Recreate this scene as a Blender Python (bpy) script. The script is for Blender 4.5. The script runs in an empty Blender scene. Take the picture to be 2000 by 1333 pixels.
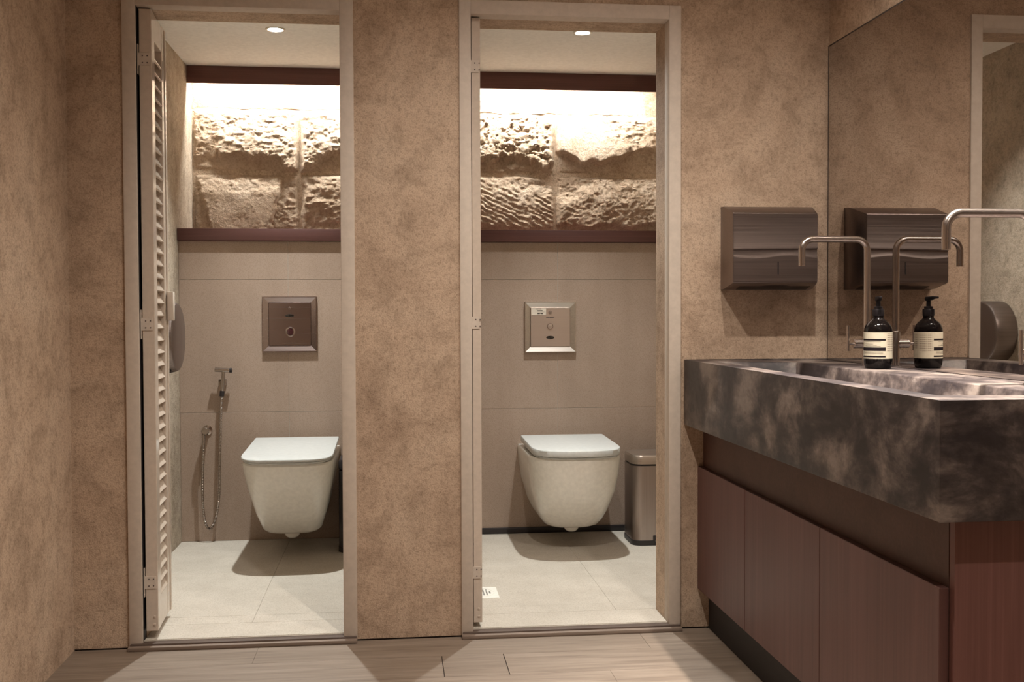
import bpy, bmesh, math, random
import numpy as np
from mathutils import Matrix, Vector

# ------------------------------------------------------------------ camera, world, lights, exposure
scene = bpy.context.scene
COL = scene.collection
CAM_F, CAM_YAW, CAM_PITCH, CAM_ROLL, CAM_D, CAM_H = 2078.5, .1106, -.0268, -.0033, 3.3622, 1.0329
cd = bpy.data.cameras.new('camera')
cd.sensor_fit = 'HORIZONTAL'; cd.sensor_width = 36.0; cd.lens = CAM_F / 2000 * 36.0
cd.clip_start = .02
cam = bpy.data.objects.new('camera', cd); COL.objects.link(cam)
_f = Vector((math.sin(CAM_YAW)*math.cos(CAM_PITCH), math.cos(CAM_YAW)*math.cos(CAM_PITCH), math.sin(CAM_PITCH)))
_r = Vector((math.cos(CAM_YAW), -math.sin(CAM_YAW), 0)); _u = _r.cross(_f)
_r2 = _r*math.cos(CAM_ROLL) + _u*math.sin(CAM_ROLL); _u2 = _u*math.cos(CAM_ROLL) - _r*math.sin(CAM_ROLL)
cam.matrix_world = Matrix(((_r2.x, _u2.x, -_f.x, 0), (_r2.y, _u2.y, -_f.y, -CAM_D), (_r2.z, _u2.z, -_f.z, CAM_H), (0, 0, 0, 1)))
scene.camera = cam

world = bpy.data.worlds.new('world'); scene.world = world; world.use_nodes = True
world.node_tree.nodes['Background'].inputs[0].default_value = (.0, .0, .0, 1)
world.node_tree.nodes['Background'].inputs[1].default_value = 0.0
vs = scene.view_settings
vs.view_transform = 'Standard'; vs.look = 'None'; vs.gamma = 1.0; vs.use_curve_mapping = False
vs.exposure = 0.0

STALL_W = (178.0, 148.0)  # stall downlights, left and right
ROOM_W = (86.0, 114.0, 103.0)  # wide washroom downlights
COUNTER_W = 620.0       # narrow-beam downlight over the counter
LED_STRENGTH = 370.0
STALL_COL = (.95, .985, .96)
ROOM_COL = (1.0, .91, .81)
ROOM_LIGHTS = [(.97, -1.12), (.30, -1.12), (.60, -3.0)]

# ------------------------------------------------------------------ measures
XA, XB, XC, XD = -.8138, -.1196, .2089, .9214          # outer edges of the two door frames
XAI, XBI, XCI, XDI = -.7742, -.1620, .2457, .8825       # inner edges
ZTI, ZTO = 1.970, 2.014                                 # frame head
WALL_T = .165
XL, XR = -.979, 1.4195
MIRX = 1.4135
YBACK, ZROOM = -4.6, 2.6
ZS, ZC = .022, 2.174                                    # stall floor / ceiling
YT = 1.456                                              # tile face of the stalls' back wall
SL = (-.9395, .06)                                      # left stall side walls
SR = (.19, 1.32)
YST = 1.828                                             # plane of the stone joints
rng = random.Random(7)

# ------------------------------------------------------------------ helpers
def link(name, me, mat=None, parent=None):
    o = bpy.data.objects.new(name, me); COL.objects.link(o)
    if mat is not None:
        for m in (mat if isinstance(mat, (list, tuple)) else [mat]): me.materials.append(m)
    if parent is not None: o.parent = parent
    return o

def tag(o, label=None, cat=None, group=None, kind=None):
    if label: o['label'] = label
    if cat: o['category'] = cat
    if group: o['group'] = group
    if kind: o['kind'] = kind
    return o

def thing(name, label, cat, loc=(0, 0, 0), group=None):
    o = bpy.data.objects.new(name, None); COL.objects.link(o)
    o.location = loc; o.empty_display_size = .05
    return tag(o, label, cat, group)

class MB:
    """collects verts / faces; build() links one mesh object. Coordinates given in world space,
    org is subtracted so that children of an Empty can be written in world space too."""
    def __init__(s): s.v = []; s.f = []; s.m = []; s.sm = []
    def add(s, vs, fs, mi=0, smooth=False):
        b = len(s.v); s.v += [tuple(map(float, p)) for p in vs]
        for f in fs: s.f.append([b+i for i in f]); s.m.append(mi); s.sm.append(smooth)
        return s
    def box(s, x0, x1, y0, y1, z0, z1, mi=0):
        v = [(x, y, z) for z in (z0, z1) for y in (y0, y1) for x in (x0, x1)]
        return s.add(v, [(0, 2, 3, 1), (4, 5, 7, 6), (0, 1, 5, 4), (2, 6, 7, 3), (0, 4, 6, 2), (1, 3, 7, 5)], mi)
    def loft(s, rings, cap0=True, cap1=True, mi=0, smooth=True, closed=True):
        n = len(rings[0]); v = [p for r in rings for p in r]; f = []
        for k in range(len(rings)-1):
            for i in range(n if closed else n-1):
                j = (i+1) % n
                f.append((k*n+i, k*n+j, (k+1)*n+j, (k+1)*n+i))
        s.add(v, f, mi, smooth)
        if cap0: s.add(rings[0], [tuple(range(n))[::-1]], mi)
        if cap1: s.add(rings[-1], [tuple(range(n))], mi)
        return s
    def tube(s, path, r, n=16, mi=0, caps=True):
        P = [Vector(p) for p in path]; rings = []
        rad = r if isinstance(r, (list, tuple)) else [r]*len(P)
        t0 = (P[1]-P[0]).normalized()
        a = Vector((0, 0, 1)) if abs(t0.z) < .9 else Vector((1, 0, 0))
        nrm = (a - t0*a.dot(t0)).normalized()
        for i, p in enumerate(P):
            t = (P[min(i+1, len(P)-1)] - P[max(i-1, 0)]).normalized()
            nrm = (nrm - t*nrm.dot(t)).normalized(); b = t.cross(nrm)
            rings.append([tuple(p + (nrm*math.cos(2*math.pi*k/n) + b*math.sin(2*math.pi*k/n))*rad[i]) for k in range(n)])
        return s.loft(rings, caps, caps, mi)
    def lathe(s, prof, c=(0, 0, 0), axis='z', n=32, mi=0, a0=0, a1=2*math.pi):
        """prof: (radius, height) pairs along axis"""
        closed = abs(a1-a0-2*math.pi) < 1e-6; rings = []
        for r, h in prof:
            ring = []
            for k in range(n if closed else n+1):
                a = a0 + (a1-a0)*k/n; p, q = r*math.cos(a), r*math.sin(a)
                ring.append({'z': (c[0]+p, c[1]+q, c[2]+h), 'y': (c[0]+p, c[1]+h, c[2]+q), 'x': (c[0]+h, c[1]+p, c[2]+q)}[axis])
            rings.append(ring)
        return s.loft(rings, closed and prof[0][0] > 1e-6, closed and prof[-1][0] > 1e-6, mi, True, closed)
    def build(s, name, mat, parent=None, bevel=0, seg=2, org=None, fix=True, sharp=40):
        me = bpy.data.meshes.new(name)
        o3 = parent.matrix_world.translation if False else None
        off = Vector((0, 0, 0))
        q = parent
        while q is not None: off += q.location; q = q.parent
        me.from_pydata([(p[0]-off.x, p[1]-off.y, p[2]-off.z) for p in s.v], [], s.f)
        me.polygons.foreach_set('material_index', s.m)
        me.polygons.foreach_set('use_smooth', s.sm)
        bm = bmesh.new(); bm.from_mesh(me)
        if fix:
            bmesh.ops.remove_doubles(bm, verts=bm.verts, dist=1e-6)
            bmesh.ops.recalc_face_normals(bm, faces=bm.faces)
        if bevel:
            es = [e for e in bm.edges if len(e.link_faces) == 2 and e.calc_face_angle(0) > math.radians(sharp)]
            bmesh.ops.bevel(bm, geom=es, offset=bevel, segments=seg, affect='EDGES', profile=.5, clamp_overlap=True)
            for f in bm.faces: f.smooth = True
        bm.to_mesh(me); bm.free()
        if bevel or any(s.sm):
            try: me.set_sharp_from_angle(angle=math.radians(35))
            except Exception: pass
        return link(name, me, mat, parent)

def boxo(name, dims, mat, parent=None, bevel=0, seg=2):
    return MB().box(*dims).build(name, mat, parent, bevel, seg)

# ------------------------------------------------------------------ materials
def node_mat(name):
    m = bpy.data.materials.new(name); m.use_nodes = True
    nt = m.node_tree; b = nt.nodes['Principled BSDF']
    return m, nt, b

def L(nt, a, b): nt.links.new(a, b)

def coords(nt, scale=(1, 1, 1), obj=False):
    if obj:
        g = nt.nodes.new('ShaderNodeTexCoord'); out = g.outputs['Object']
    else:
        g = nt.nodes.new('ShaderNodeNewGeometry'); out = g.outputs['Position']
    mp = nt.nodes.new('ShaderNodeMapping'); mp.inputs['Scale'].default_value = scale
    L(nt, out, mp.inputs['Vector']); return mp.outputs['Vector']

def noise(nt, vec, scale, detail=4, rough=.55, dist=0):
    n = nt.nodes.new('ShaderNodeTexNoise'); n.inputs['Scale'].default_value = scale
    n.inputs['Detail'].default_value = detail; n.inputs['Roughness'].default_value = rough
    n.inputs['Distortion'].default_value = dist
    L(nt, vec, n.inputs['Vector']); return n.outputs['Fac']

def ramp(nt, fac, stops):
    r = nt.nodes.new('ShaderNodeValToRGB'); el = r.color_ramp.elements
    while len(el) < len(stops): el.new(.5)
    for e, (p, c) in zip(el, stops): e.position = p; e.color = (*c, 1) if len(c) == 3 else c
    L(nt, fac, r.inputs['Fac']); return r.outputs['Color']

def mix(nt, fac, a, b, mode='MIX'):
    n = nt.nodes.new('ShaderNodeMix'); n.data_type = 'RGBA'; n.blend_type = mode
    for s, v in ((n.inputs['Factor'], fac), (n.inputs[6], a), (n.inputs[7], b)):
        if hasattr(v, 'is_output'): L(nt, v, s)
        elif isinstance(v, (int, float)): s.default_value = v
        else: s.default_value = (*v, 1)
    return n.outputs[2]

def bump(nt, b, h, strength=.3, dist=.01):
    n = nt.nodes.new('ShaderNodeBump'); n.inputs['Strength'].default_value = strength
    n.inputs['Distance'].default_value = dist; L(nt, h, n.inputs['Height']); L(nt, n.outputs['Normal'], b.inputs['Normal'])

def plain(name, col, rough=.5, metal=0.0, spec=.5, coat=0):
    m, nt, b = node_mat(name)
    v = coords(nt, obj=True); n = noise(nt, v, 60, 3)
    c = ramp(nt, n, [(.3, [x*.94 for x in col]), (.7, [min(1, x*1.05) for x in col])])
    L(nt, c, b.inputs['Base Color']); b.inputs['Roughness'].default_value = rough
    b.inputs['Metallic'].default_value = metal; b.inputs['Specular IOR Level'].default_value = spec
    b.inputs['Coat Weight'].default_value = coat
    return m

def stucco(name, c1, c2, c3, bscale=220, bstr=.35, big=2.2):
    m, nt, b = node_mat(name)
    v = coords(nt)
    n1 = noise(nt, v, big, 6, .62, .9); n2 = noise(nt, v, big*5, 6, .7, .4); n3 = noise(nt, v, bscale, 2, .6)
    n4 = noise(nt, v, bscale*.35, 4, .7)
    base = ramp(nt, n1, [(.28, c1), (.5, c2), (.72, c3)])
    fine = ramp(nt, n2, [(.3, (.62, .6, .58)), (.55, (1, 1, 1)), (.8, (1.0, 1.0, 1.0))])
    c = mix(nt, .75, base, fine, 'MULTIPLY')
    gr = ramp(nt, n4, [(.34, (.60, .58, .56)), (.5, (.98, .98, .98)), (.68, (1, 1, 1))])
    c = mix(nt, .62, c, gr, 'MULTIPLY')
    c = mix(nt, .5, c, ramp(nt, n3, [(.36, (.55, .52, .5)), (.52, (1, 1, 1))]), 'MULTIPLY')
    L(nt, c, b.inputs['Base Color']); b.inputs['Roughness'].default_value = .9
    b.inputs['Specular IOR Level'].default_value = .2
    a = nt.nodes.new('ShaderNodeMath'); a.operation = 'ADD'; L(nt, n3, a.inputs[0]); L(nt, n4, a.inputs[1])
    bump(nt, b, a.outputs[0], bstr, .004)
    return m

def wood(name, c1, c2, axis='x', rough=.5, fine=70, bright=1.0):
    m, nt, b = node_mat(name)
    sc = {'x': (1.2, fine, fine), 'z': (fine, fine, 1.2), 'y': (fine, 1.2, fine)}[axis]
    sc2 = {'x': (.5, 8, 8), 'z': (8, 8, .5), 'y': (8, .5, 8)}[axis]
    n1 = noise(nt, coords(nt, sc), 1.6, 5, .65, .3); n2 = noise(nt, coords(nt, sc2), 1.3, 3, .6, .6)
    c = ramp(nt, n1, [(.25, c1), (.6, [(p+q)/2 for p, q in zip(c1, c2)]), (.8, c2)])
    f = ramp(nt, n2, [(.3, (.68, .66, .64)), (.7, (1, 1, 1))])
    c = mix(nt, .8, c, f, 'MULTIPLY')
    L(nt, c, b.inputs['Base Color']); b.inputs['Roughness'].default_value = rough
    b.inputs['Specular IOR Level'].default_value = .35
    bump(nt, b, n1, .08, .002)
    return m

def steel(name, col=(.55, .5, .45), rough=.3, brush='x', amt=.12):
    m, nt, b = node_mat(name)
    sc = {'x': (3, 300, 300), 'z': (300, 300, 3), 'y': (300, 3, 300), '': (40, 40, 40)}[brush]
    n = noise(nt, coords(nt, sc, obj=False), 1.0, 3, .6)
    L(nt, ramp(nt, n, [(.3, [x*(1-amt) for x in col]), (.7, [min(1, x*(1+amt)) for x in col])]), b.inputs['Base Color'])
    b.inputs['Metallic'].default_value = 1.0
    r = nt.nodes.new('ShaderNodeMapRange'); r.inputs[3].default_value = rough*.8; r.inputs[4].default_value = rough*1.25
    L(nt, n, r.inputs[0]); L(nt, r.outputs[0], b.inputs['Roughness'])
    return m

def emit(name, col, s):
    m, nt, b = node_mat(name)
    b.inputs['Base Color'].default_value = (.8, .8, .8, 1)
    b.inputs['Emission Color'].default_value = (*col, 1); b.inputs['Emission Strength'].default_value = s
    return m

M = {}
M['stucco'] = stucco('stucco', (.42, .30, .215), (.56, .42, .31), (.65, .51, .39))
M['stall_stucco'] = stucco('stall_stucco', (.42, .34, .26), (.48, .40, .31), (.54, .46, .37), 160, .55, 3)
M['paint'] = plain('frame_paint', (.60, .52, .445), .65, spec=.3)
M['louvre'] = plain('louvre_paint', (.60, .51, .43), .07)
M['ceil'] = plain('ceiling_paint', (.93, .925, .89), .9)
M['groove'] = plain('dark_gap', (.05, .035, .03), .9)
M['wood'] = wood('reddish_wood', (.098, .041, .036), (.178, .08, .068), 'x', .5)
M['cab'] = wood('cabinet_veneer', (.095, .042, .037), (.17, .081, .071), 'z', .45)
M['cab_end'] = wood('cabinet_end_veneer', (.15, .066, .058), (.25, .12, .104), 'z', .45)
M['cab_rail'] = wood('cabinet_rail_veneer', (.085, .04, .03), (.13, .064, .048), 'x', .5)
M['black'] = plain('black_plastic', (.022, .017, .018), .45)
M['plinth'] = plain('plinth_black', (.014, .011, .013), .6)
M['steel'] = steel('brushed_steel', (.56, .50, .45), .32, 'x')
M['steel_dull'] = steel('dull_steel', (.26, .215, .20), .36, 'x')
M['steel_v'] = steel('brushed_steel_upright', (.42, .36, .33), .34, 'z')
M['tapsteel'] = steel('tap_steel', (.58, .52, .485), .22, 'z', .05)
M['chrome'] = steel('chrome', (.46, .41, .38), .14, '', .03)
M['plate'] = steel('plate_steel', (.36, .285, .265), .25, 'x', .02)
M['steel_mid'] = steel('satin_steel', (.60, .51, .455), .42, 'x', .03)
M['ceramic'] = plain('white_ceramic', (.80, .77, .71), .2, coat=.2)
M['seat'] = plain('seat_plastic', (.56, .57, .555), .3)
M['glass_dark'] = plain('amber_glass', (.004, .003, .003), .05, spec=.35)
M['pump'] = plain('pump_black', (.010, .008, .009), .4, spec=.2)
M['label'] = plain('label_paper', (.50, .45, .345), .7)
M['ink'] = plain('label_ink', (.014, .010, .012), .8, spec=.1)
M['sensor'] = plain('sensor_window', (.008, .007, .007), .06, coat=1)
M['lens'] = plain('dark_lens', (.05, .015, .018), .1, coat=1)
M['screw'] = plain('screw_dark', (.10, .075, .07), .5)
M['sticker'] = plain('sticker_paper', (.72, .64, .54), .6)
M['drain'] = plain('drain_plastic', (.80, .78, .72), .5)
M['lamp_ring'] = plain('lamp_ring', (.75, .70, .62), .4)
M['lamp'] = emit('lamp_disc', (1, .96, .86), 14)
M['roomlamp'] = emit('room_lamp_disc', (1, .94, .82), 14)
M['led'] = emit('led_tape', (1, .975, .91), LED_STRENGTH)
M['grout'] = plain('grout', (.50, .45, .39), .9)
M['sill'] = wood('sill_stone', (.21, .158, .125), (.31, .24, .195), 'x', .6, 40)

M['sill_dark'] = wood('sill_dark', (.10, .07, .058), (.17, .125, .10), 'x', .6, 40)

def mirror_mat():
    m, nt, b = node_mat('mirror_glass')
    b.inputs['Base Color'].default_value = (.61, .575, .55, 1); b.inputs['Metallic'].default_value = 1
    b.inputs['Roughness'].default_value = .012
    return m
M['mirror'] = mirror_mat()

def tile_mat(name, c1, c2, grain=300, rough=.55):
    m, nt, b = node_mat(name)
    v = coords(nt); n1 = noise(nt, v, 1.5, 4, .6, .4); n2 = noise(nt, v, grain, 2, .6)
    st = noise(nt, coords(nt, (9, 9, .8)), 1.0, 3, .5)
    c = ramp(nt, n1, [(.3, c1), (.7, c2)])
    c = mix(nt, .55, c, ramp(nt, n2, [(.36, (.62, .58, .54)), (.52, (1, 1, 1))]), 'MULTIPLY')
    c = mix(nt, .35, c, ramp(nt, st, [(.35, (.78, .76, .74)), (.6, (1, 1, 1))]), 'MULTIPLY')
    L(nt, c, b.inputs['Base Color']); b.inputs['Roughness'].default_value = rough
    b.inputs['Specular IOR Level'].default_value = .3
    bump(nt, b, n2, .06, .002)
    return m
M['tile'] = tile_mat('wall_tile', (.375, .283, .222), (.445, .34, .272))
M['ftile'] = tile_mat('floor_tile', (.52, .475, .41), (.60, .55, .48), 240, .5)

def plank_mat():
    m, nt, b = node_mat('plank_wood_tile')
    oi = nt.nodes.new('ShaderNodeObjectInfo')
    n1 = noise(nt, coords(nt, (2.0, 40, 40)), 1.4, 6, .7, .6); n2 = noise(nt, coords(nt, (1.2, 12, 12)), 1.3, 4, .6, 1.2)
    c = ramp(nt, n1, [(.28, (.165, .125, .097)), (.5, (.245, .192, .15)), (.75, (.30, .24, .192))])
    c = mix(nt, .7, c, ramp(nt, n2, [(.33, (.66, .62, .58)), (.6, (1, 1, 1))]), 'MULTIPLY')
    r = ramp(nt, oi.outputs['Random'], [(0, (.88, .87, .86)), (1, (1, 1, 1))])
    c = mix(nt, 1.0, c, r, 'MULTIPLY')
    L(nt, c, b.inputs['Base Color']); b.inputs['Roughness'].default_value = .5
    bump(nt, b, n1, .05, .002)
    return m
M['plank'] = plank_mat()

def concrete_mat():
    m, nt, b = node_mat('polished_concrete')
    v = coords(nt); n1 = noise(nt, coords(nt, (1, 1, 1.5)), 5.5, 8, .66, .25); n2 = noise(nt, v, 30, 6, .75, .3); n3 = noise(nt, v, 240, 2, .6)
    n4 = noise(nt, coords(nt, (6, 6, 30)), 2.0, 5, .7, .4)
    c = ramp(nt, n1, [(.41, (.030, .024, .027)), (.48, (.062, .049, .049)), (.55, (.14, .113, .105)), (.63, (.27, .225, .20))])
    c = mix(nt, .7, c, ramp(nt, n2, [(.32, (.55, .52, .51)), (.58, (1, 1, 1))]), 'MULTIPLY')
    c = mix(nt, .5, c, ramp(nt, n4, [(.36, (.6, .57, .56)), (.6, (1, 1, 1))]), 'MULTIPLY')
    L(nt, c, b.inputs['Base Color'])
    r = nt.nodes.new('ShaderNodeMapRange'); r.inputs[3].default_value = .32; r.inputs[4].default_value = .58
    L(nt, n2, r.inputs[0]); L(nt, r.outputs[0], b.inputs['Roughness'])
    bump(nt, b, n2, .05, .001)
    return m
M['concrete'] = concrete_mat()

def stone_mat():
    m, nt, b = node_mat('sandstone')
    v = coords(nt); n1 = noise(nt, v, 7, 6, .65, .5); n2 = noise(nt, v, 90, 5, .75); n3 = noise(nt, v, 34, 5, .7)
    c = ramp(nt, n1, [(.3, (.44, .33, .235)), (.5, (.56, .445, .335)), (.7, (.64, .53, .42))])
    c = mix(nt, .6, c, ramp(nt, n2, [(.34, (.55, .48, .42)), (.55, (1, 1, 1))]), 'MULTIPLY')
    L(nt, c, b.inputs['Base Color']); b.inputs['Roughness'].default_value = .95
    b.inputs['Specular IOR Level'].default_value = .15
    a = nt.nodes.new('ShaderNodeMath'); a.operation = 'ADD'; L(nt, n2, a.inputs[0]); L(nt, n3, a.inputs[1])
    bump(nt, b, a.outputs[0], .7, .012)
    return m
M['stone'] = stone_mat()
M['mortar'] = stucco('mortar', (.48, .37, .27), (.58, .46, .34), (.64, .52, .40), 150, .5, 6)

def text_mat(name, ink=(.22, .17, .13), paper=(.50, .45, .345), sx=900, sz=330):
    m, nt, b = node_mat(name)
    v = coords(nt, (sx, sx, 1), obj=True); n = noise(nt, v, 1.0, 1, .5)
    w = nt.nodes.new('ShaderNodeTexWave'); w.bands_direction = 'Z'; w.inputs['Scale'].default_value = sz/6.283*1.0
    L(nt, coords(nt, obj=True), w.inputs['Vector'])
    a = nt.nodes.new('ShaderNodeMath'); a.operation = 'MULTIPLY'
    L(nt, ramp(nt, n, [(.42, (0, 0, 0)), (.5, (1, 1, 1))]), a.inputs[0]); L(nt, ramp(nt, w.outputs['Fac'], [(.45, (0, 0, 0)), (.6, (1, 1, 1))]), a.inputs[1])
    L(nt, mix(nt, a.outputs[0], paper, ink), b.inputs['Base Color']); b.inputs['Roughness'].default_value = .7
    return m
M['text'] = text_mat('label_small_print')

# ------------------------------------------------------------------ the setting: washroom shell
def struct(o): o['kind'] = 'structure'; return o

fl = struct(boxo('floor', (XL-.1, XR+.1, YBACK, WALL_T, -.06, -.004), M['groove']))
row_w = .185
rows = []
y = -.0; k = 0
while y > YBACK + .01:
    y1 = max(y - row_w, YBACK)
    cuts = {1: [.137, .323]}.get(k, None)
    if cuts is None:
        p = XL + rng.uniform(.25, 1.2); cuts = []
        while p < XR - .1: cuts.append(p); p += 1.2
    xs = [XL] + cuts + [MIRX + .005]
    for a, b2 in zip(xs[:-1], xs[1:]):
        g = .0013 if k == 1 else .0004
        rows.append((a + (g if a > XL else 0), b2 - (g if b2 < XR-.02 else 0), y1 + .0004, y - .0004))
    y = y1; k += 1
for a, b2, y0, y1 in rows:
    boxo('plank', (a, b2, y0, y1, -.006, 0), M['plank'], fl)

w = MB()
H = ZROOM
for a, b2 in ((XL, XA), (XB, XC), (XD, XR)): w.box(a, b2, 0, .05, .0045, H)
for a, b2 in ((XA, XB), (XC, XD)): w.box(a, b2, 0, .05, ZTO, H)
for a, b2 in ((XL, XAI), (XBI, XCI), (XDI, XR)): w.box(a, b2, .05, WALL_T, 0, H)
for a, b2 in ((XAI, XBI), (XCI, XDI)): w.box(a, b2, .05, WALL_T, ZTI, H)
wf = struct(w.build('wall_front', M['stucco'], fix=False))
for a, b2 in ((XL, XA), (XB, XC), (XD, XR)): boxo('base_gap', (a, b2, .004, .05, 0, .0045), M['groove'], wf)
struct(boxo('wall_left', (XL-.1, XL, YBACK, WALL_T, -.004, H), M['stucco']))
struct(boxo('wall_right', (XR, XR+.1, YBACK, WALL_T, -.004, H), M['stucco']))
struct(boxo('wall_back', (XL-.1, XR+.1, YBACK-.1, YBACK, -.004, H), M['stucco']))
struct(boxo('ceiling', (XL-.1, XR+.1, YBACK-.1, WALL_T, H, H+.08), M['ceil']))

# ------------------------------------------------------------------ the setting: two stalls
def stall(side, x0, x1, seam_x):
    f = struct(boxo('floor_stall_'+side, (x0, x1, WALL_T, 1.9, -.04, ZS-.0022), M['grout']))
    xs = sorted({x0, x1} | {seam_x + i*.606 for i in range(-3, 4) if x0+.03 < seam_x + i*.606 < x1-.03})
    ys = [WALL_T+.0, .25, .855, YT+.004]
    for a, b2 in zip(xs[:-1], xs[1:]):
        for c, d in zip(ys[:-1], ys[1:]):
            gp = .0008 if side == 'left' else .0003
            boxo('floor_tile', (a+gp, b2-gp, c+gp, d-gp, ZS-.008, ZS), M['ftile'], f, gp*.7, 1)
    boxo('entry_bed', ((XAI if side == 'left' else XCI), (XBI if side == 'left' else XDI), .012, WALL_T, -.003, ZS-.0022), M['grout'], f)
    boxo('entry_tile', ((XAI if side == 'left' else XCI)+.001, (XBI if side == 'left' else XDI)-.001, .016, WALL_T-.0008, ZS-.008, ZS), M['ftile'], f, .0006, 1)
    wb = struct(boxo('wall_stall_back_'+side, (x0, x1, YT+.0022, 1.86, -.04, 1.352), M['grout']))
    zs = [ZS, .594, 1.182, 1.352]
    for a, b2 in zip(xs[:-1], xs[1:]):
        for c, d in zip(zs[:-1], zs[1:]):
            boxo('wall_tile', (a+.0008, b2-.0008, YT, YT+.008, c+.0008, d-.0008), M['tile'], wb, .0006, 1)
    struct(boxo('ceiling_stall_'+side, (x0, x1, WALL_T, 1.9, ZC, ZC+.06), M['ceil']))
stall('left', SL[0], SL[1], -.466)
stall('right', SR[0], SR[1], .745)
struct(boxo('wall_stall_left', (SL[0]-.08, SL[0], WALL_T, 1.9, -.04, ZC+.06), M['stall_stucco']))
struct(boxo('wall_stall_divider', (SL[1], SR[0], WALL_T, 1.9, -.04, ZC+.06), M['stall_stucco']))
struct(boxo('wall_stall_right', (SR[1], SR[1]+.08, WALL_T, 1.9, -.04, ZC+.06), M['stall_stucco']))
struct(boxo('baseboard_stall_right', (SR[0], SR[1], YT-.012, YT, ZS, ZS+.028), M['black'], None, .004, 2))

# rough stone walls in the niches
def lat(ix, iy, seed):
    h = (ix*374761393 + iy*668265263 + seed*974711) & 0xffffffff
    h = ((h ^ (h >> 13)) * 1274126177) & 0xffffffff
    return ((h ^ (h >> 16)) & 0xffff) / 65535.0
def vnoise(x, y, seed):
    xi = np.floor(x).astype(np.int64); yi = np.floor(y).astype(np.int64); fx = x-xi; fy = y-yi
    fx = fx*fx*(3-2*fx); fy = fy*fy*(3-2*fy)
    a = lat(xi, yi, seed); b = lat(xi+1, yi, seed); c = lat(xi, yi+1, seed); d = lat(xi+1, yi+1, seed)
    return (a*(1-fx)+b*fx)*(1-fy) + (c*(1-fx)+d*fx)*fy
def fbm(x, y, seed, octv=5, gain=.55):
    s = 0; a = 1; t = 0
    for o in range(octv): s = s + a*vnoise(x*2**o, y*2**o, seed+o); t += a; a *= gain
    return s/t - .5
def sst(a, b, x): t = np.clip((x-a)/(b-a), 0, 1); return t*t*(3-2*t)

def stone_block(x0, x1, z0, z1, hfun, seed, parent, edge=.012):
    nx = max(8, int((x1-x0)/.0048)); nz = max(8, int((z1-z0)/.0048))
    X, Z = np.meshgrid(np.linspace(x0, x1, nx+1), np.linspace(z0, z1, nz+1))
    h = hfun(X, Z, (X-x0)/(x1-x0), (Z-z0)/(z1-z0), seed)
    wob = .016*fbm(X*18, Z*18, seed+50, 4, .6)
    d = np.minimum(np.minimum(X-x0, x1-X), np.minimum(Z-z0, z1-Z)) + wob
    h = (.010 + h)*sst(-.010, edge*2.0, d)
    V = np.stack([X, YST-h, Z], -1).reshape(-1, 3)
    F = []
    for j in range(nz):
        for i in range(nx):
            a = j*(nx+1)+i; F.append((a, a+1, a+nx+2, a+nx+1))
    b = MB(); b.add(V.tolist(), F, 0, True)
    back = [(x0, YST+.03, z0), (x1, YST+.03, z0), (x1, YST+.03, z1), (x0, YST+.03, z1)]
    o = b.build('stone', M['stone'], parent, fix=False)
    return o

def pitted(X, Z, s, f=60, a=.018):
    """broken-rock relief: warped, faceted noise"""
    wx = .35*fbm(X*f*.5+7, Z*f*.5, s+21, 3); wz = .35*fbm(X*f*.5, Z*f*.5+5, s+22, 3)
    n1 = fbm(X*f*.55+wx, Z*f*.75+wz, s, 5, .62)
    rg = .5-np.abs(fbm(X*f*.40+wz, Z*f*.55+wx, s+9, 4, .6))*2.2
    return a*(1.25*n1 + .45*rg - .12)
def h_top(X, Z, u, v, s):
    ph = (X*1.0 + Z*.7)
    cut = np.maximum(0, fbm(X*22 + Z*16, Z*40 - X*4, s+3, 3))
    return .002 + .010*fbm(X*8, Z*12, s) + .016*cut + pitted(X, Z, s, 50, .007)
def h_upper_left(X, Z, u, v, s):       # rough face, undercut along a ragged line
    line = .27 + .16*fbm(X*15, X*0+3, s, 4, .6) - .20*sst(.80, .90, u) + .05*np.exp(-((u-.47)/.06)**2) - .06*(1-sst(0, .12, u))
    out = .036*sst(line-.10, line+.05, v) * (1-.70*sst(line+.06, 1.0, v))
    left = (1-sst(.17, .25, u+.05*fbm(X*30, Z*30, s+8)))
    out = out*(1-.5*left)
    return out + pitted(X, Z, s, 52, .021)*sst(line-.06, line+.08, v) + pitted(X, Z, s+40, 110, .006) + .004
def h_upper_right(X, Z, u, v, s):
    line = .24 + .16*fbm(X*17, X*0+5, s, 4, .6) + .14*np.exp(-((u-.42)/.2)**2) - .2*(1-sst(.03, .25, u))
    out = .034*sst(line-.10, line+.05, v)*(1-.65*sst(line+.1, 1, v))
    return out + pitted(X, Z, s, 52, .021) + pitted(X, Z, s+40, 110, .006) + .004
def h_lower_left(X, Z, u, v, s):       # sloping shoulder, crisp edge, flat face below
    line = .66 + .05*fbm(X*24, X*0+2, s, 4, .6)
    inside = sst(.08, .13, u + .16*(v-.5) + .05*fbm(X*40, Z*40, s+1)) * (1-sst(.76, .79, u - .16*(v-.5) + .05*fbm(X*45, Z*45, s+4)))
    body = .034*(1-sst(line-.02, line+.02, v)) + (.034-.028*np.clip((v-line)/(1-line), 0, 1))*sst(line-.02, line+.02, v)
    face = .007*fbm(X*13, Z*13, s+6, 4, .6) + .003*fbm(X*120, Z*120, s+7)
    return body*(.35+.65*inside) + face + pitted(X, Z, s, 62, .011)*(1-inside*(1-sst(line-.02, line+.06, v)))
def h_lower_right(X, Z, u, v, s):
    base = .016 + .016*np.sin(v*3.1) - .012*(1-sst(.0, .3, u))
    return base + pitted(X, Z, s, 46, .020) + .016*fbm(X*12, Z*12, s+2)
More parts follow.
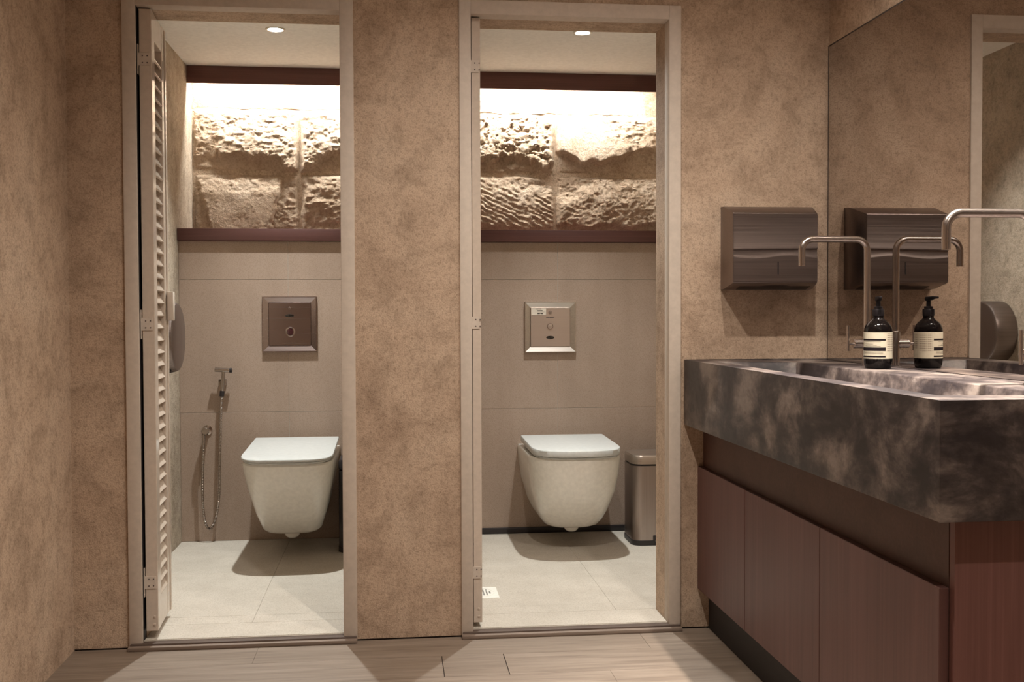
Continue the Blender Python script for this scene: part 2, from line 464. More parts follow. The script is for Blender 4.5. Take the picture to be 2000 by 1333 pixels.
def h_chisel(X, Z, u, v, s):           # pocked upper block
    line = .28 + .24*fbm(X*18, X*0+1, s, 4, .6) - .16*sst(.75, .95, u)
    out = .026*sst(line-.10, line+.06, v)*(1-.6*sst(line+.1, 1, v))
    p = fbm(X*40, Z*46, s+3, 4, .6); pits = -.013*sst(.04, .20, p)
    return out + pits*sst(.1, .3, v) + pitted(X, Z, s, 62, .015) + .006
def h_smooth_over(X, Z, u, v, s):      # smooth face with a wavy undercut
    line = .28 - .10*np.exp(-((u-.25)/.05)**2) + .10*np.exp(-((u-.03)/.10)**2) + .16*sst(.50, .85, u) - .06*np.exp(-((u-.42)/.06)**2) + .05*fbm(X*28, X*0+4, s, 4, .6)
    rough = sst(.45, .80, u + .45*(v-.45) + .30*fbm(X*14, Z*14, s+6, 4, .6))
    out = .038*sst(line-.06, line+.02, v)*(1-.70*sst(line+.03, 1.0, v))
    return out + .006*fbm(X*11, Z*11, s+15) + .003*fbm(X*100, Z*100, s+5) + rough*pitted(X, Z, s, 52, .022) + .004
def h_diag(X, Z, u, v, s):             # diagonal chisel strokes
    ph = (Z*1.0 + X*.45)*2*math.pi/.024 + 9*fbm(X*14, Z*14, s, 4, .6)
    amp = sst(-.25, .2, fbm(X*26, Z*26, s+30))
    base = .024*(1-sst(.50, 1.0, v)*.75) - .012*sst(.78, 1, u)
    return base + .0040*np.sin(ph)*amp*sst(.05, .2, v)*(1-sst(.70, .95, v+.2*fbm(X*12, Z*12, s+31))) + pitted(X, Z, s, 66, .013) - .018*(1-sst(.08, .20, v+.16*fbm(X*22, X*0, s+2)))
def h_grainy(X, Z, u, v, s):
    base = .030*(1-sst(.45, 1.0, v + .45*fbm(X*8, Z*8, s, 4, .6))*.8) + .006*sst(0, .3, u)
    under = -.024*(1-sst(.12, .20, v + .26*fbm(X*15, X*0+7, s+2, 4, .6)))
    return base + under + pitted(X, Z, s+5, 120, .009) + .012*fbm(X*20, Z*20, s+8)

def niche(side, x0, x1, jx, blocks, led0, led1):
    wl = struct(boxo('wall_stone_'+side, (x0, x1, YST-.010, 1.9, 1.33, ZC), M['mortar']))
    for i, (a, b2, c, d, fn) in enumerate(blocks):
        g = .002
        stone_block(a+g, b2-g, c+g, d-g, fn, 11*i+(3 if side == 'left' else 77), wl, .002 if fn is h_top else .012)
niche('left', SL[0], SL[1], -.44, [
    (SL[0], -.16, 2.0, ZC, h_top), (-.16, SL[1], 2.0, ZC, h_top),
    (SL[0], -.44, 1.70, 2.0, h_upper_left), (-.44, SL[1], 1.70, 2.0, h_upper_right),
    (SL[0], -.44, 1.40, 1.70, h_lower_left), (-.44, SL[1], 1.40, 1.70, h_lower_right)], 0, 0)
niche('right', SR[0], SR[1], .79, [
    (SR[0], .62, 2.0, ZC, h_top), (.62, SR[1], 2.0, ZC, h_top),
    (SR[0], .79, 1.705, 2.0, h_chisel), (.79, SR[1], 1.705, 2.0, h_smooth_over),
    (SR[0], .79, 1.40, 1.705, h_diag), (.79, SR[1], 1.40, 1.705, h_grainy)], 0, 0)

for (x0, x1), nm in ((SL, 'left'), (SR, 'right')):
    tag(boxo('wooden_ledge', (x0+.001, x1-.001, 1.429, 1.86, 1.3525, 1.406), M['wood'], None, .0015, 2),
        'reddish wooden ledge below the rough stone in the %s toilet stall' % nm, 'ledge', 'wooden stall ledges')
    tag(boxo('wooden_pelmet', (x0+.001, x1-.001, 1.688, 1.698, 2.094, ZC), M['wood'], None, .0015, 2),
        'dark wooden pelmet under the ceiling of the %s toilet stall' % nm, 'pelmet', 'wooden stall pelmets')
    a, b2 = (x0+.03, x1-.03) if nm == 'left' else (x0+.03, x1-.12)
    t = thing('light_strip', 'glowing light strip hidden behind the pelmet of the %s stall' % nm, 'light strip', ((a+b2)/2, 1.722, 2.14), 'stall light strips')
    MB().box(a, b2, 1.6985, 1.716, 2.126, 2.131).build('channel', M['steel_dull'], t)
    MB().loft([[(x, 1.7055+.006*math.cos(q), 2.126+.008*math.sin(q)) for q in [math.pi+math.pi*k/8 for k in range(9)]] for x in (a, b2)], False, False, closed=False).build('diffuser', M['led'], t)

# door frames, sills, louvred doors
for n, (xa, xb, xai, xbi) in enumerate(((XA, XB, XAI, XBI), (XC, XD, XCI, XDI))):
    e = thing('trim_%d' % (n+1), None, None, ((xa+xb)/2, 0, 0)); struct(e)
    e['label'] = 'painted frame around the %s stall doorway' % ('left', 'right')[n]
    MB().box(xa, xai, -.008, .05 if n else .006, ZS*.5, ZTO).build('jamb', M['paint'], e, .0015)
    if n == 0: MB().box(xa, xai-.0005, .0065, .0495, ZS*.5, ZTI).build('rebate_shade', M['plinth'], e)  # black filler strip, painted shade for the gap on the hinge side
    MB().box(xbi, xb, -.008, .05, ZS*.5, ZTO).build('jamb', M['paint'], e, .0015)
    MB().box(xai, xbi, -.008, .05, ZTI, ZTO).build('head', M['paint'], e, .0015)
    s = thing('trim_%d' % (n+3), None, None, ((xa+xb)/2, 0, 0)); struct(s)
    s['label'] = 'low stone sill across the %s stall doorway' % ('left', 'right')[n]
    MB().box(xa, xb, -.034, -.004, 0, ZS*.55).build('lower_strip', M['sill'], s, .002)
    MB().box(xa+.004, xb-.002, -.016, .015, 0, ZS*.80).build('upper_strip', M['sill_dark'], s, .002)

def louvre_door(name, label, xl, xr, ynear, depth, ang, zb, zt, latch):
    e = thing(name, None, None, (xl, ynear, zb)); struct(e); e['label'] = label
    T = xr-xl
    def part(nm, x0, x1, y0, y1, z0, z1, mat=M['louvre'], bev=.0012, par=None):
        return MB().box(xl+x0, xl+x1, ynear+y0, ynear+y1, z0, z1).build(nm, mat, par or e, bev, 1)
    part('stile', 0, T, 0, .055, zb, zt)
    part('stile', 0, T, depth-.043, depth, zb, zt)
    part('top_rail', .001, T-.001, .055, depth-.046, zt-.085, zt)
    part('bottom_rail', .001, T-.001, .055, depth-.046, zb, zb+.10)
    part('rear_stile', .004, T+.003, depth+.0015, depth+.022, zb, zt-.003)
    # slats
    z = zb+.115; proto = None
    y0, y1 = ynear+.050, ynear+depth-.045
    while z < zt-.10:
        if proto is None:
            t, wv = .0075, .043
            c, s_ = math.cos(math.radians(61)), math.sin(math.radians(61))
            prof = [(-wv/2*c, wv/2*s_), (wv/2*c, -wv/2*s_), (wv/2*c+t*s_*.9, -wv/2*s_+t*c*.9), (-wv/2*c+t*s_*.9, wv/2*s_+t*c*.9)]
            mb = MB().loft([[(xl+T/2+.002+p, yy, z+q) for p, q in prof] for yy in (y0, y1)], smooth=False)
            proto = mb.build('slat', M['louvre'], e, .0008, 1); zp = z
        else:
            o = proto.copy(); COL.objects.link(o); o.parent = e; o.location = (0, 0, z-zp)
        z += .0400
    for zc in (1.812, 1.0, .199):
        h = MB().box(xl-.0048, xl+T-.005, ynear-.0022, ynear+.001, zc-.0195, zc+.0195).build('hinge', M['paint'], e, .0006, 1)
        MB().box(xl-.0050, xl-.0022, ynear-.004, ynear+.03, zc-.045, zc+.045).build('hinge_leaf', M['paint'], h)
        for dx in (.010, .024):
            for dz in (-.0105, .0105):
                MB().lathe([(.0022, 0), (.0022, -.0008)], (xl+dx, ynear-.0022, zc+dz), 'y', 10).build('screw', M['screw'], h)
    for dz in (.02, .045):
        MB().lathe([(.004, 0), (.0035, -.002), (0.0, -.003)], (xl+T-.011, ynear, zb+dz), 'y', 12).build('screw', M['louvre'], e)
    if latch:
        MB().box(xl+T+.003, xl+T+.022, ynear+depth-.012, ynear+depth+.024, 1.010, 1.105).build('latch', M['paint'], e, .002)
    e.rotation_euler.z = ang
    return e
louvre_door('door_1', 'louvred panel door folded open inside the left stall doorway', -.7690, -.7325, .020, .238, math.radians(3.0), .047, 1.966, True)
louvre_door('door_2', 'louvred panel door seen edge-on, open in the right stall doorway', .2495, .2770, .020, .238, math.radians(2.0), .038, 1.966, False)

# downlights
def downlight(label, x, y, zc, watts, col, disc, group, r=.038, cone=112, blend=1.0, tilt=17):
    t = thing('downlight', label, 'downlight', (x, y, zc), group)
    MB().lathe([(r*.78, -.001), (r*.80, -.004), (r*1.0, -.005), (r*1.05, -.001), (r*1.05, 0), (r*.78, 0)], (x, y, zc), 'z', 40).build('ring', M['lamp_ring'], t)
    MB().lathe([(r*.78, -.0015), (0, -.0015)], (x, y, zc), 'z', 32).build('lens', disc, t)
    ld = bpy.data.lights.new('downlight_lamp', 'SPOT'); ld.energy = watts; ld.color = col
    ld.spot_size = math.radians(cone); ld.spot_blend = blend; ld.shadow_soft_size = .022
    lo = bpy.data.objects.new('lamp', ld); COL.objects.link(lo); lo.parent = t; lo.location = (0, 0, -.012); lo.rotation_euler.x = -math.radians(tilt)
downlight('recessed downlight in the ceiling above the left toilet', -.465, 1.02, ZC, STALL_W[0], STALL_COL, M['lamp'], 'stall downlights')
downlight('recessed downlight in the ceiling above the right toilet', .772, .946, ZC, STALL_W[1], STALL_COL, M['lamp'], 'stall downlights')
for (x, y), wt, nm in zip(ROOM_LIGHTS, ROOM_W, ('over the concrete basin', 'in front of the left stall doorway', 'farthest from the stalls')):
    downlight('washroom ceiling downlight ' + nm, x, y, ZROOM, wt, ROOM_COL, M['roomlamp'], 'washroom downlights', .05, 134, 1.0, 0)
downlight('narrow-beam washroom ceiling downlight over the near half of the basin', 1.16, -1.22, ZROOM, COUNTER_W, ROOM_COL, M['roomlamp'], 'washroom downlights', .05, 62, .9, 0)

# ------------------------------------------------------------------ toilets
def dring(cx, w, yf, yb, z, yc=None, n=2.6, N=48, zfun=None, cr=.02):
    yc = yc if yc is not None else yf + w*1.0
    pts = [(cx-w+cr*.0, yb)]
    m = N
    for k in range(m+1):
        a = math.pi*k/m
        c, s = math.cos(a), math.sin(a)
        pts.append((cx - w*math.copysign(abs(c)**(2/n), c), yc - (yc-yf)*abs(s)**(2/n)))
    pts.append((cx+w, yb))
    return [(p[0], p[1], (zfun(p[1])+z) if zfun else z) for p in pts]

def toilet(label, cx, rings, lid, lidn, zf, group):
    t = thing('toilet', label, 'toilet', (cx, 1.2, ZS), group)
    rs = []
    for (z, w, yf, n) in rings: rs.append(dring(cx, w, yf, YT-.0005, z, yf+w*1.05, n))
    b = MB().loft(rs, True, True)
    bowl = b.build('bowl', M['ceramic'], t, fix=True)
    sd = MB()
    (w, yf, yb, th, sn) = lid
    sg = [dring(cx, w-.008+i, yf+.009-i, yb, z, yf+w*.95, sn, zfun=zf) for z, i in ((-.010-th, -.003), (-.008-th, 0), (-.003-th, 0), (-.0015-th, -.003))]
    sd.loft(sg).build('seat', M['seat'], t)
    lg = [dring(cx, w+i, yf-i, yb, z, yf+w*.95, sn, zfun=zf) for z, i in ((-th, -.003), (-th+.002, .001), (-.004, .001), (-.0012, -.0008), (0, -.004))]
    MB().loft(lg).build('lid', M['seat'], t)
    for s in (-1, 1):
        MB().tube([(cx+s*(w-.045), yb+.006, zf(yb)-.02), (cx+s*(w-.005), yb+.006, zf(yb)-.02)], .008, 12).build('hinge', M['chrome'], t)
    z0, w0, yf0, _ = rings[0]
    MB().lathe([(.001, -.026), (.018, -.0245), (.028, -.017), (.036, .004)], (cx, yf0+.035, z0), 'z', 24).build('drain_nub', M['ceramic'], t)
    return t
toilet('wall-hung white toilet with thin flat lid beside the hand sprayer', -.426,
       [(.122, .085, 1.10, 2.6), (.126, .108, 1.07, 2.8), (.138, .121, 1.05, 2.9), (.21, .143, .985, 3), (.32, .166, .905, 3), (.40, .180, .862, 3.0), (.432, .183, .850, 3.0), (.440, .180, .853, 3.0)],
       (.181, .832, 1.40, .012, 3.3), 3, lambda y: .463 + (y-.83)*.040, 'wall-hung toilets')
toilet('wall-hung white toilet with thick rounded lid beside the steel bin', .755,
       [(.116, .070, 1.11, 2.5), (.118, .098, 1.08, 2.6), (.126, .116, 1.06, 2.7), (.148, .133, 1.035, 2.7), (.19, .152, 1.00, 2.7), (.28, .180, .945, 2.7), (.36, .192, .918, 2.7), (.425, .196, .908, 2.8), (.433, .193, .911, 2.8)],
       (.187, .893, 1.40, .027, 2.9), 3, lambda y: .468 + (y-.89)*.020, 'wall-hung toilets')

# ------------------------------------------------------------------ flush plates
def flush_plate(label, x0, x1, z0, z1, kind):
    t = thing('flush_plate', label, 'flush plate', ((x0+x1)/2, YT, z0), 'sensor flush plates')
    yo = YT-.014; yi = YT-.003; bw = .027; e = .003
    m = MB()
    O = [(x0, z0), (x1, z0), (x1, z1), (x0, z1)]; O2 = [(x0+e, z0+e), (x1-e, z0+e), (x1-e, z1-e), (x0+e, z1-e)]
    I = [(x0+bw, z0+bw), (x1-bw, z0+bw), (x1-bw, z1-bw), (x0+bw, z1-bw)]
    rings = [[(p[0], YT, p[1]) for p in O], [(p[0], yo, p[1]) for p in O], [(p[0], yo, p[1]) for p in O2], [(p[0], yi, p[1]) for p in I]]
    m.loft(rings, True, False, 0, False).build('bezel', M['steel'] if kind == 'R' else M['plate'], t)
    MB().box(x0+bw+.0006, x1-bw-.0006, yi-.0035, yi+.001, z0+bw+.0006, z1-bw-.0006).build('panel', M['plate'] if kind == 'L' else M['steel_mid'], t, .0006, 1)
    cx = (x0+x1)/2; yf = yi-.0035
    def disc(nm, x, z, r, mat, h=.0015, sx=1.0, par=None):
        n = 28
        ring = lambda rr, yy: [(x+rr*sx*math.cos(2*math.pi*k/n), yy, z+rr*math.sin(2*math.pi*k/n)) for k in range(n)]
        return MB().loft([ring(r, yf+.0005), ring(r, yf-h*.6), ring(r*.85, yf-h)], False, True).build(nm, mat, par or t)
    W = x1-x0; Hh = z1-z0
    if kind == 'L':
        disc('screw', cx-.001, z1-.052, .006, M['plate'])
        disc('sensor_window', cx, z1-.085, .007, M['sensor'], .002, 2.7)
        b = disc('button', cx+.002, z1-.157, .022, M['plate'], .004)
        n = 28
        MB().lathe([(.015, -.0005), (.014, -.003), (0, -.004)], (cx+.002, yf-.004, z1-.157), 'y', n).build('button_lens', M['lens'], b)
        MB().lathe([(.0185, .001), (.0185, -.0025), (.0155, -.003), (.0155, .001)], (cx+.002, yf-.004, z1-.157), 'y', n).build('button_ring', M['chrome'], b)
    else:
        st = MB().box(x0+bw+.003, x0+bw+.071, yf-.0006, yf+.0002, z1-bw-.033, z1-bw-.003).build('sticker', M['sticker'], t)
        sx, sz = x0+bw+.003, z1-bw-.033
        pr = MB()
        for a, b2, c, d in ((.022, .046, .0262, .0285), (.028, .052, .0185, .0215), (.028, .064, .0135, .0142), (.028, .040, .0045, .0085), (.042, .053, .0045, .0085)):
            pr.box(sx+a, sx+b2, yf-.0009, yf-.0004, sz+c, sz+d)
        pr.build('sticker_print', M['ink'], st)
        b = disc('emblem', cx-.0005, z1-.048, .0075, M['steel'], .001)
        MB().lathe([(.0075, 0), (.0075, -.0014), (.0062, -.0014), (.0062, 0)], (cx-.0005, yf-.0006, z1-.048), 'y', 28).build('emblem_ring', M['screw'], b)
        MB().box(cx-.0018, cx-.0004, yf-.0014, yf-.0008, z1-.0525, z1-.0435).build('emblem_bar', M['screw'], b)
        pr = MB()
        for i in range(7): pr.box(cx-.019+i*.0055, cx-.019+i*.0055+.0043, yf-.0005, yf+.0001, z1-.0735, z1-.0685)
        pr.build('lettering', M['screw'], t)
        b = disc('button', cx-.001, z1-.112, .014, M['steel_mid'], .002)
        MB().lathe([(.014, .0), (.0135, -.0016), (.0118, -.0016), (.0118, 0)], (cx-.001, yf-.0016, z1-.112), 'y', 28).build('button_ring', M['plate'], b)
        disc('sensor_window', cx-.001, z1-.163, .0074, M['sensor'], .002, 2.5)
flush_plate('square steel flush plate with round dark button above thin-lidded toilet', -.5785, -.3405, .862, 1.107, 'L')
flush_plate('square steel flush plate with white sticker above thick-lidded toilet', .593, .829, .850, 1.081, 'R')

# ------------------------------------------------------------------ hand sprayer in the left stall
t = thing('hand_sprayer', 'chrome hand sprayer with hose hanging on the tiled stall wall', 'hand sprayer', (-.79, YT, .05))
hy = 1.425
hd = MB(); hd.tube([(-.781, hy-.010, .7865), (-.713, hy-.010, .7825)], .0095, 18); hd.build('spray_head', M['chrome'], t, 0)
MB().lathe([(.0098, 0), (.0105, .002), (.0105, .010), (.009, .012)], (-.7185, hy-.010, .7825), 'x', 18).build('spray_face', M['black'], t)
MB().tube([(-.745, hy-.010, .782), (-.7475, hy-.006, .74), (-.752, hy, .690)], [.0075, .0085, .0085], 16).build('handle', M['chrome'], t)
MB().tube([(-.752, hy, .692), (-.7545, hy, .668)], .010, 16).build('hose_nut', M['black'], t)
MB().box(-.768, -.736, hy-.004, YT-.0005, .718, .742).build('holder', M['chrome'], t, .002)
def catmull(P, k=10):
    P = [Vector(p) for p in P]; P = [P[0]*2-P[1]] + P + [P[-1]*2-P[-2]]; out = []
    for i in range(1, len(P)-2):
        for j in range(k):
            s = j/k; a, b, c, d = P[i-1], P[i], P[i+1], P[i+2]
            out.append(.5*((2*b)+(-a+c)*s+(2*a-5*b+4*c-d)*s*s+(-a+3*b-3*c+d)*s**3))
    out.append(P[-2]); return out
hp = catmull([(-.7545, hy, .670), (-.7585, hy, .60), (-.762, hy, .50), (-.7655, hy-.003, .386), (-.769, hy-.004, .25), (-.778, hy-.004, .165), (-.795, hy-.004, .105), (-.813, hy-.003, .084), (-.828, hy-.003, .105), (-.838, hy-.003, .165), (-.841, hy-.004, .25), (-.838, hy-.008, .33), (-.834, hy-.014, .42), (-.831, hy-.022, .49)], 26)
rad = [.0058 + .0009*math.sin(i*math.pi*.75) for i in range(len(hp))]
MB().tube(hp, rad, 10).build('hose', M['chrome'], t)
MB().tube([(-.831, hy-.022, .452), (-.830, hy-.024, .505)], .0078, 14).build('hose_nut', M['chrome'], t)
MB().lathe([(.022, 0), (.022, -.004), (.012, -.006), (.012, -.03), (.0165, -.032), (.0165, -.055), (.014, -.058)], (-.823, YT-.0005, .517), 'y', 28).build('valve', M['chrome'], t)

# ------------------------------------------------------------------ round toilet paper dispensers
def roll_dispenser(label, x, y, z):
    t = thing('toilet_roll_dispenser', label, 'paper dispenser', (x, y, z-.135), 'round toilet roll dispensers')
    MB().lathe([(.125, .0005), (.135, .002), (.136, .012), (.136, .084), (.133, .092), (.126, .0965)], (x, y, z), 'x', 64).build('drum', M['steel_dull'], t)
    MB().lathe([(.126, .0965), (.120, .0985), (.04, .0995), (0, .0995)], (x, y, z), 'x', 64).build('cover', M['steel_dull'], t)
    MB().box(x+.03, x+.075, y-.05, y+.05, z-.1385, z-.13).build('paper_slot', M['black'], t)
roll_dispenser('round steel toilet roll dispenser on the left stall wall behind the louvred door', SL[0], .955, .940)
roll_dispenser('round steel toilet roll dispenser in the right stall, seen only in the mirror', SR[0], 1.03, .940)

# ------------------------------------------------------------------ pedal bins
def rrect(x0, x1, y0, y1, r, z, n=8):
    out = []
    for cx, cy, a0 in ((x1-r, y1-r, 0), (x0+r, y1-r, 90), (x0+r, y0+r, 180), (x1-r, y0+r, 270)):
        for k in range(n+1):
            a = math.radians(a0 + 90*k/n); out.append((cx+r*math.cos(a), cy+r*math.sin(a), z))
    return out
def pedal_bin(label, x0, y0, wx=.255, wy=.21, h=.395, dark=False):
    x1, y1 = x0+wx, y0+wy
    t = thing('pedal_bin', label, 'bin', ((x0+x1)/2, (y0+y1)/2, ZS), 'pedal bins')
    z = ZS
    MB().loft([rrect(x0, x1, y0, y1, .045, z), rrect(x0-.002, x1+.002, y0-.002, y1+.002, .046, z+.004), rrect(x0-.002, x1+.002, y0-.002, y1+.002, .046, z+.022), rrect(x0+.002, x1-.002, y0+.002, y1-.002, .044, z+.024)]).build('base', M['black'], t)
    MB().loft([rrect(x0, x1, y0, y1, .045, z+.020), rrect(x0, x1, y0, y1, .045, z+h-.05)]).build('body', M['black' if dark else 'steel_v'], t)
    MB().loft([rrect(x0+.003, x1-.003, y0+.003, y1-.003, .043, z+h-.05), rrect(x0+.003, x1-.003, y0+.003, y1-.003, .043, z+h-.042)], True, True).build('collar', M['black'], t)
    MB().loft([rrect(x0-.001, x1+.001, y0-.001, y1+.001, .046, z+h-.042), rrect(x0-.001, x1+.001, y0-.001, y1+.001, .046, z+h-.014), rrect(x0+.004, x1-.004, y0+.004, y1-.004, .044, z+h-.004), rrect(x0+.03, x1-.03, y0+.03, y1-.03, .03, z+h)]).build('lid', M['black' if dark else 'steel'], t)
    cx = (x0+x1)/2
    MB().box(cx-.032, cx+.032, y0-.022, y0+.01, z+.016, z+.024).build('pedal', M['steel'], t, .003)
    MB().box(cx-.040, cx+.040, y0-.0035, y0+.01, z+.006, z+.044).build('pedal_recess', M['black'], t, .002)
pedal_bin('steel pedal bin on the floor beside the thick-lidded toilet', 1.022, 1.124)
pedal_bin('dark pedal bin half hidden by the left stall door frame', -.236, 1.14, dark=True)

# floor drain
t = thing('floor_drain', 'square white floor drain grate beside the right stall door panel', 'drain', (.292, .435, ZS))
MB().box(.217, .367, .360, .510, ZS-.001, ZS+.002).build('plate', M['drain'], t, .001, 1)
g = MB()
for i in range(9):
    for j in range(9):
        if (i-4)**2+(j-4)**2 <= 18: g.lathe([(.0035, 0), (0, 0)], (.292+(i-4)*.0115, .435+(j-4)*.0115, ZS+.0023), 'z', 8)
o = g.build('holes', M['groove'], t); o['kind'] = 'stuff'
MB().lathe([(.062, .0018), (.062, .0026), (.059, .0026), (.059, .0018)], (.292, .435, ZS), 'z', 40).build('rim', M['drain'], t)

# ------------------------------------------------------------------ paper towel dispenser on the washroom wall
t = thing('paper_towel_dispenser', 'boxy brushed steel paper towel dispenser on the plaster wall beside the mirror', 'towel dispenser', (1.2, 0, 1.1))
yb, yf = 0, -.118
B = (1.055, 1.356, 1.104, 1.373); Fr = (1.058, 1.333, 1.123, 1.344)
def q(r, y, i=0): return [(r[0]+i, y, r[2]+i), (r[1]-i, y, r[2]+i), (r[1]-i, y, r[3]-i), (r[0]+i, y, r[3]-i)]
MB().loft([q(B, yb), q((1.055, 1.352, 1.106, 1.371), -.03), q(Fr, yf+.002), q(Fr, yf, .002)], True, True, 0, False).build('body', M['steel_dull'], t, .0012, 2)
# front door with a folded lip
zl = 1.233; prof = []
def lipz(u): return zl - .010*math.sin(u*math.pi)*.0
rows_ = [(1.341, yf-.0004), (1.339, yf-.0035), (zl+.003, yf-.0035), (zl, yf-.0048), (zl-.003, yf-.0048), (zl-.006, yf-.0005), (zl-.020, yf+.0), (zl-.026, yf-.003), (zl-.030, yf-.0034), (1.128, yf-.0034), (1.126, yf-.0004)]
nx = 24; rings = []
for z, yy in rows_:
    ring = []
    for k in range(nx+1):
        u = k/nx; dz = -.005*math.sin(u*math.pi*2.2)*(1 if zl-.031 < z < zl-.015 else 0) + (.004*(u-.5) if zl-.01 < z < zl+.004 else 0)
        ring.append((Fr[0]+.001+u*(Fr[1]-Fr[0]-.002), yy, z+dz))
    rings.append(ring)
MB().loft(rings, False, False, closed=False).build('door', M['steel_dull'], t)
MB().box(1.2015, 1.2055, yf-.0042, yf-.0030, 1.150, 1.190).build('level_slot', M['black'], t)
sl = []
for k in range(31):
    u = k/30; x = 1.095+u*.235; bul = .004 + .008*math.exp(-((u-.5)/.16)**2)
    sl.append((x, bul))
MB().loft([[(x, -.030-b*3, 1.1075-.0005), (x, -.030, 1.1040), (x, -.075, 1.1150), (x, -.075-b, 1.1165)] for x, b in sl], True, True).build('paper_slot', M['black'], t)
MB().lathe([(.007, 0), (.007, .004), (.004, .006), (0, .006)], (1.205, -.06, 1.356), 'z', 14).build('lock', M['steel_dull'], t)

# ------------------------------------------------------------------ mirror
t = thing('mirror', 'large frameless wall mirror above the concrete basin', 'mirror', (MIRX, -.9, .875))
MB().box(MIRX, MIRX+.0005, -2.3, -.011, .8750, 1.894).build('silvered_face', M['mirror'], t)
MB().box(MIRX+.0006, XR-.0002, -2.3, -.003, .8750, 1.899).build('backing', M['groove'], t)

# ------------------------------------------------------------------ concrete basin counter
XF, YE, ZT_, ZB_ = .9336, -1.6268, .8788, .6665
XI0, XI1 = .997, 1.262; YI0, YI1 = -.125, -1.50; ZD = .8735
bm = MB()
def ringq(x0, x1, y0, y1, z): return [(x0, y0, z), (x1, y0, z), (x1, y1, z), (x0, y1, z)]
xw = XR-.0005
outer_b = ringq(XF, xw, YE, -.0005, ZB_); outer_t = ringq(XF, xw, YE, -.0005, ZT_)
bm.loft([outer_b, outer_t], True, False, 0, False)
# top: rim, trough and tap deck
xs = [XF, XI0, XI1, xw]; ys = [YE, YI1, YI0, -.0005]
zt = lambda i: ZT_ if i < 2 else ZD
zgrid = [[ZT_, ZT_, ZD, ZD]]*4
V = [(xs[i], ys[j], [ZT_, ZT_-.001, ZD, ZD][i]) for j in range(4) for i in range(4)]
Fq = []
for j in range(3):
    for i in range(3):
        if i == 1 and j == 1: continue
        Fq.append((j*4+i, j*4+i+1, j*4+i+5, j*4+i+4))
bm.add(V, Fq)
ztf, zbk = .775, .815
trough_t = [V[5], V[6], V[10], V[9]]
ins = .012
trough_b = [(XI0+ins, YI1+.02, ztf), (XI1-ins, YI1+.02, zbk), (XI1-ins, YI0-.03, zbk), (XI0+ins, YI0-.03, ztf)]
bm.loft([trough_t, trough_b], False, True, 0, False)
ct = thing('basin_counter', 'thick polished concrete counter with a long trough basin', 'basin', ((XF+xw)/2, YE/2, ZB_))
bm.build('slab', M['concrete'], ct, .0035, 2, sharp=30)
for yy in (-.40, -1.203):
    MB().lathe([(.030, 0), (.030, .002), (.022, .003), (0, .003)], (1.13, yy, .7965), 'z', 28).build('waste', M['chrome'], ct)

# ------------------------------------------------------------------ vanity cabinet
cb = thing('vanity_cabinet', 'dark wood vanity cabinet under the concrete basin', 'cabinet', (1.2, -.78, 0))
XDOOR, XREC = .979, .998
YP = -1.562
MB().box(XREC, XR-.002, YP+.02, -.0006, .131, ZB_-.0005).build('body', M['cab_rail'], cb)
MB().box(1.0167, XR-.002, YP+.03, -.0006, .0004, .1305).build('plinth', M['plinth'], cb)
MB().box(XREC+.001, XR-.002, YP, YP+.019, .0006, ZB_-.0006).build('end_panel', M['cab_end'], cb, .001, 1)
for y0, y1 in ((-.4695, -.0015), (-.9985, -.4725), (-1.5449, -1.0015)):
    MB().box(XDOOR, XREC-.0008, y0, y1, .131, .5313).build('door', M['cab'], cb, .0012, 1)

# ------------------------------------------------------------------ taps
def arc(cx, cz, r, a0, a1, y, n=10):
    return [(cx+r*math.cos(math.radians(a0+(a1-a0)*k/n)), y, cz+r*math.sin(math.radians(a0+(a1-a0)*k/n))) for k in range(n+1)]
def tap(label, y, swing=0):
    x = 1.3695; t = thing('basin_tap', label, 'tap', (x, y, ZD), 'tall steel basin taps')
    MB().lathe([(.0175, 0), (.0175, .002), (.013, .003)], (x, y, ZD), 'z', 28).build('base_ring', M['chrome'], t)
    MB().lathe([(.0125, .002), (.0125, .100), (.0118, .1012), (.0098, .1012)], (x, y, ZD), 'z', 28).build('body', M['tapsteel'], t)
    zt, r, xe = 1.2425, .034, 1.1725
    path = [(x, y, ZD+.09), (x, y, ZD+.2), (x, y, zt-r)] + arc(x-r, zt-r, r, 0, 90, y)[1:] + [(x-.09, y, zt)] + arc(xe+r, zt-r, r, 90, 180, y) + [(xe, y, 1.164)]
    MB().tube(path, .0097, 20).build('spout', M['tapsteel'], t)
    dx, dy = -math.cos(math.radians(swing)), -math.sin(math.radians(swing))
    at_ = lambda d, z=.9385: (x+dx*d, y+dy*d, z)
    lv = MB().tube([at_(.004), at_(.0395), at_(.041)], [.0128, .0128, .0112], 24).build('lever_body', M['tapsteel'], t)
    MB().tube([at_(.040), at_(.058)], .0035, 12).build('lever_stem', M['tapsteel'], lv)
    MB().tube([at_(.057, .918), at_(.057, .992)], .0042, 14).build('lever_pin', M['tapsteel'], lv)
tap('tall steel basin tap behind the amber soap bottle', -.395)
tap('tall steel basin tap nearest the front end of the counter, cut by the frame', -1.203, 36)

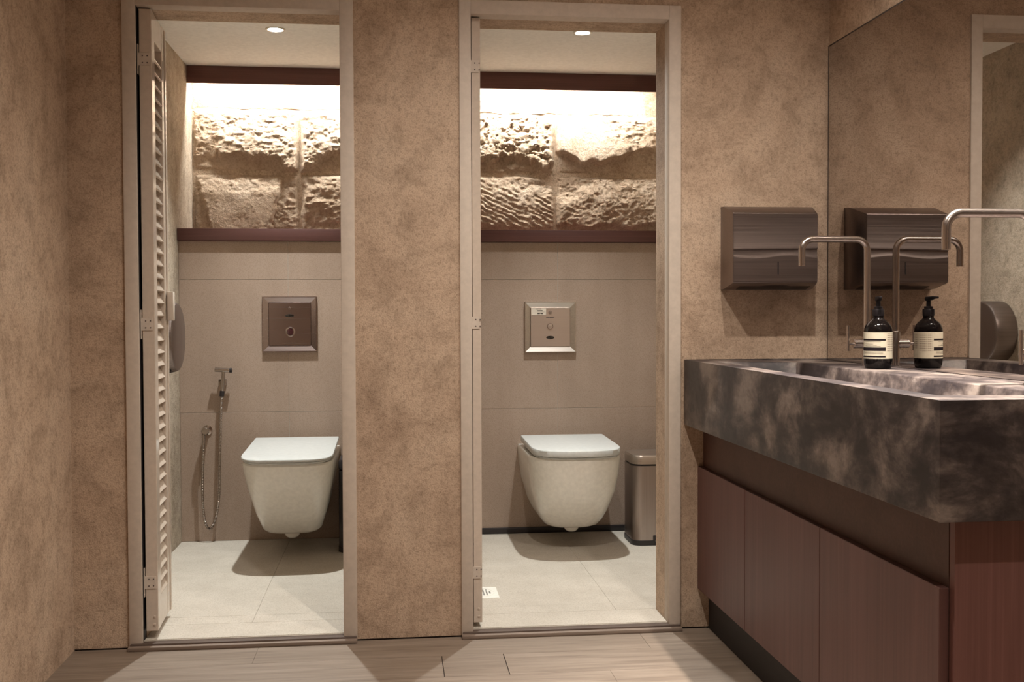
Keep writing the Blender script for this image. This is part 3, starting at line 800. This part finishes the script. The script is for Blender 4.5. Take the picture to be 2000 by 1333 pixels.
# ------------------------------------------------------------------ soap bottle
bx, by, bz = 1.340, -.531, ZD
t = thing('soap_bottle', 'dark amber pump bottle with cream label standing on the concrete deck', 'bottle', (bx, by, bz))
MB().lathe([(.030, 0), (.0345, .002), (.0365, .010), (.0382, .024), (.0382, .104), (.0375, .111), (.034, .120), (.028, .128), (.0195, .135), (.0150, .140), (.0142, .146)], (bx, by, bz), 'z', 48).build('glass', M['glass_dark'], t)
MB().lathe([(.0157, .146), (.0160, .147), (.0160, .164), (.0152, .1655), (.0118, .1657), (.0118, .1725), (.010, .173), (.0062, .1735), (.0058, .190)], (bx, by, bz), 'z', 32).build('collar', M['pump'], t)
nd = Vector((-.25, -.968, 0)).normalized(); sd_ = Vector((nd.y, -nd.x, 0))
c0 = Vector((bx, by, bz))
def sec(d, wv, z0, z1):
    p = c0 + nd*d; return [tuple(p - sd_*wv + Vector((0, 0, z0))), tuple(p + sd_*wv + Vector((0, 0, z0))), tuple(p + sd_*wv + Vector((0, 0, z1))), tuple(p - sd_*wv + Vector((0, 0, z1)))]
MB().loft([sec(-.009, .006, .189, .1975), sec(-.003, .0085, .188, .2000), sec(.006, .0075, .189, .2005), sec(.020, .005, .1935, .2010), sec(.036, .0036, .1945, .2000)]).build('pump_head', M['pump'], t, .001, 2)
# label: angles measured from the direction to the camera, turning counter-clockwise from above
base = math.radians(244.9)
def band(mb, d0, d1, z0, z1, r, mi=0):
    n = max(2, int((d1-d0)/6)); rg = []
    for z in (z0, z1): rg.append([(bx+r*math.cos(base+math.radians(d0+(d1-d0)*k/n)), by+r*math.sin(base+math.radians(d0+(d1-d0)*k/n)), bz+z) for k in range(n+1)])
    mb.loft(rg, False, False, mi, True, False)
lb = MB(); band(lb, -150, 150, .0285, .1015, .03835)
lab = lb.build('label', M['label'], t)
ik = MB()
for z0, z1 in ((.0785, .0832), (.0500, .0600), (.0325, .0365)): band(ik, -120, 31, z0, z1, .03855)
for z0 in (.0755, .0690, .0655, .0630): band(ik, -60, -20 if z0 == .069 else (10 if z0 != .0655 else -5), z0, z0+.0007, .0385)
for z0 in (.0465, .0440, .0415): band(ik, -70, 20, z0, z0+.0006, .0385)
ik.build('printed_bars', M['ink'], lab)
tx = MB(); band(tx, 36, 94, .0745, .0985, .0385); band(tx, 36, 94, .0480, .0735, .0385); tx.build('small_print', M['text'], lab)
gp = MB(); band(gp, 100, 135, .056, .0985, .0385); gp.build('side_print', M['text'], lab)
